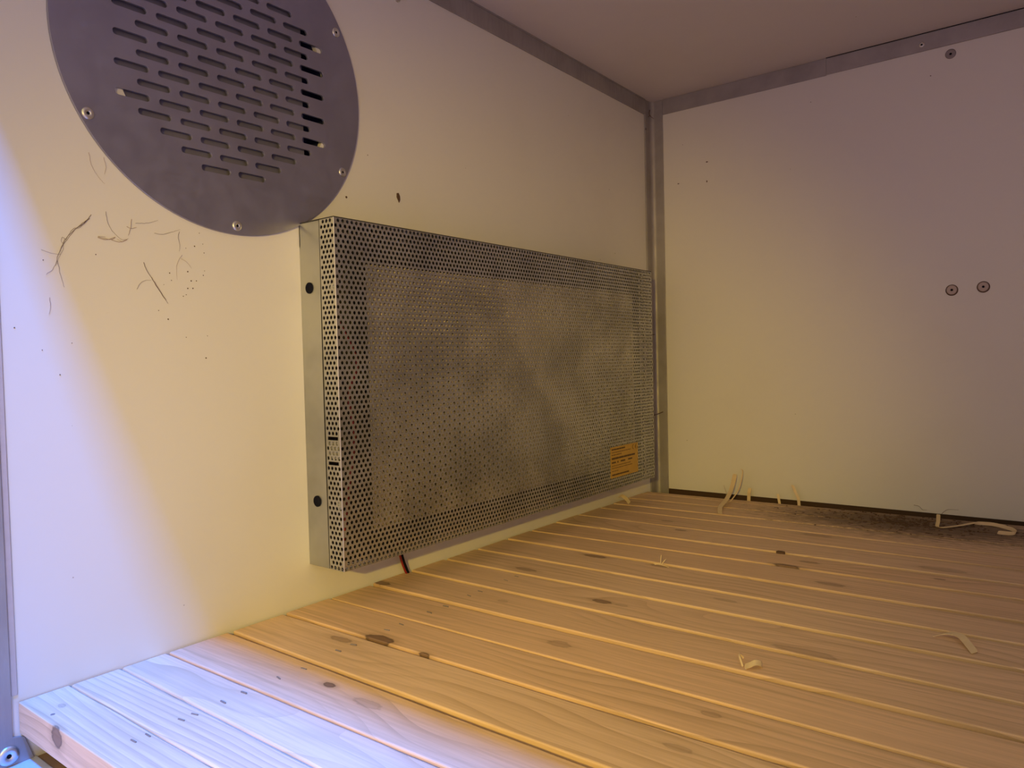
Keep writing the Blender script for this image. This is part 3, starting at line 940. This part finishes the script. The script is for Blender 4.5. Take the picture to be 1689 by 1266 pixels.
shaving('wood_shaving', [(460, 442.5, 1.2), (468, 447, 3.5), (476, 444, 4.2), (482, 434, 2.6), (487, 424, .8)], 6.5, 'broad arched shaving on the right side of the slats', (.55, .8, 0.1), group=G)
shaving('wood_shaving', [(358, 326, .6), (356.5, 322, 4.5), (359, 316, 5.2), (363, 311, 1)], 1.5, 'thin curled shaving loop in the middle of the slats', (0.6, .2, .8), group=G)
shaving('wood_shaving', [(364, 312, .6), (368, 311, 3.2), (371, 313, 4.8), (373, 317, 3.2), (373, 320, 1)], 5, 'small cupped shaving flake beside the thin curled loop', (-.3, .9, .4), group=G)
b = MB()
for pts in ([(199, 507, .2), (205, 509, 1.5), (213, 505.5, .5)], [(205, 508, .5), (203.5, 512, 5), (203, 514, 9)], [(206, 508, .5), (207.5, 511, 4), (209, 513, 6)], [(197, 509, .6), (208, 507, .8), (216, 504.5, .4)]):
    b.tube(spline(pts, 4), 0.7, 5, .25)
tag(b.build('splinter_tuft', M_SHAV), 'tuft of raised wood splinters on a slat edge in the middle', 'splinters')
b = MB()
b.prism([(286.5, 617.5), (288, 615.8), (292, 616), (295.5, 617.6), (296, 620), (292, 621), (288, 620.3)], 'z', -1.3, 2.4)
tag(b.build('dark_crumb', M_CHIP, bevel=1.0), 'dark round crumb lying on a slat edge in the platform middle', 'dirt')

# loose crumbs in the dirty patch at the back: nobody could count them
b = MB()
for _ in range(520):
    a = rnd.uniform(0, 6.283); q = abs(rnd.gauss(0, 0.55))
    x, y = 368 + 130 * q * math.cos(a), 842 + 56 * q * math.sin(a)
    if y > 896 or y < 700: continue
    i = max(k for k in range(len(Yl)) if Yl[k] + (Yr[k] - Yl[k]) * x / 500 <= y)
    l_, w_ = rnd.uniform(.4, 2.2), rnd.uniform(.2, .5)
    ang = rnd.uniform(-.5, .5); c_, s_ = math.cos(ang), math.sin(ang)
    P4 = [(x + c_ * u - s_ * v, y + s_ * u + c_ * v) for u, v in ((-l_, -w_), (l_, -w_ * .6), (l_, w_ * .6), (-l_, w_))]
    b.prism(P4, 'z', -0.6, rnd.uniform(.2, .9))
tag(b.build('sawdust_dirt', M_CHIP), 'dark brown crumbs and dirt strewn on the rear slats by the back wall', 'dirt', kind='stuff')

# hairs at the foot of the back wall
def bhair(pts, label):
    b = MB(); b.tube(spline([(x, D - 0.5, z) for x, z in pts], 5), 0.28, 5, .12)
    tag(b.build('hair', M_HAIR), label, 'hair')
bhair([(404, 2), (409, 7), (414, 8.6), (423, 8.8)], 'thin arched hair at the foot of the back wall above the L-shaped shaving')
bhair([(372, 10), (378, 9), (382, 5), (387, 5)], 'thin wavy hair at the foot of the back wall, left of the arched hair')

for o in bpy.data.objects:
    if '_o' in o: del o['_o']
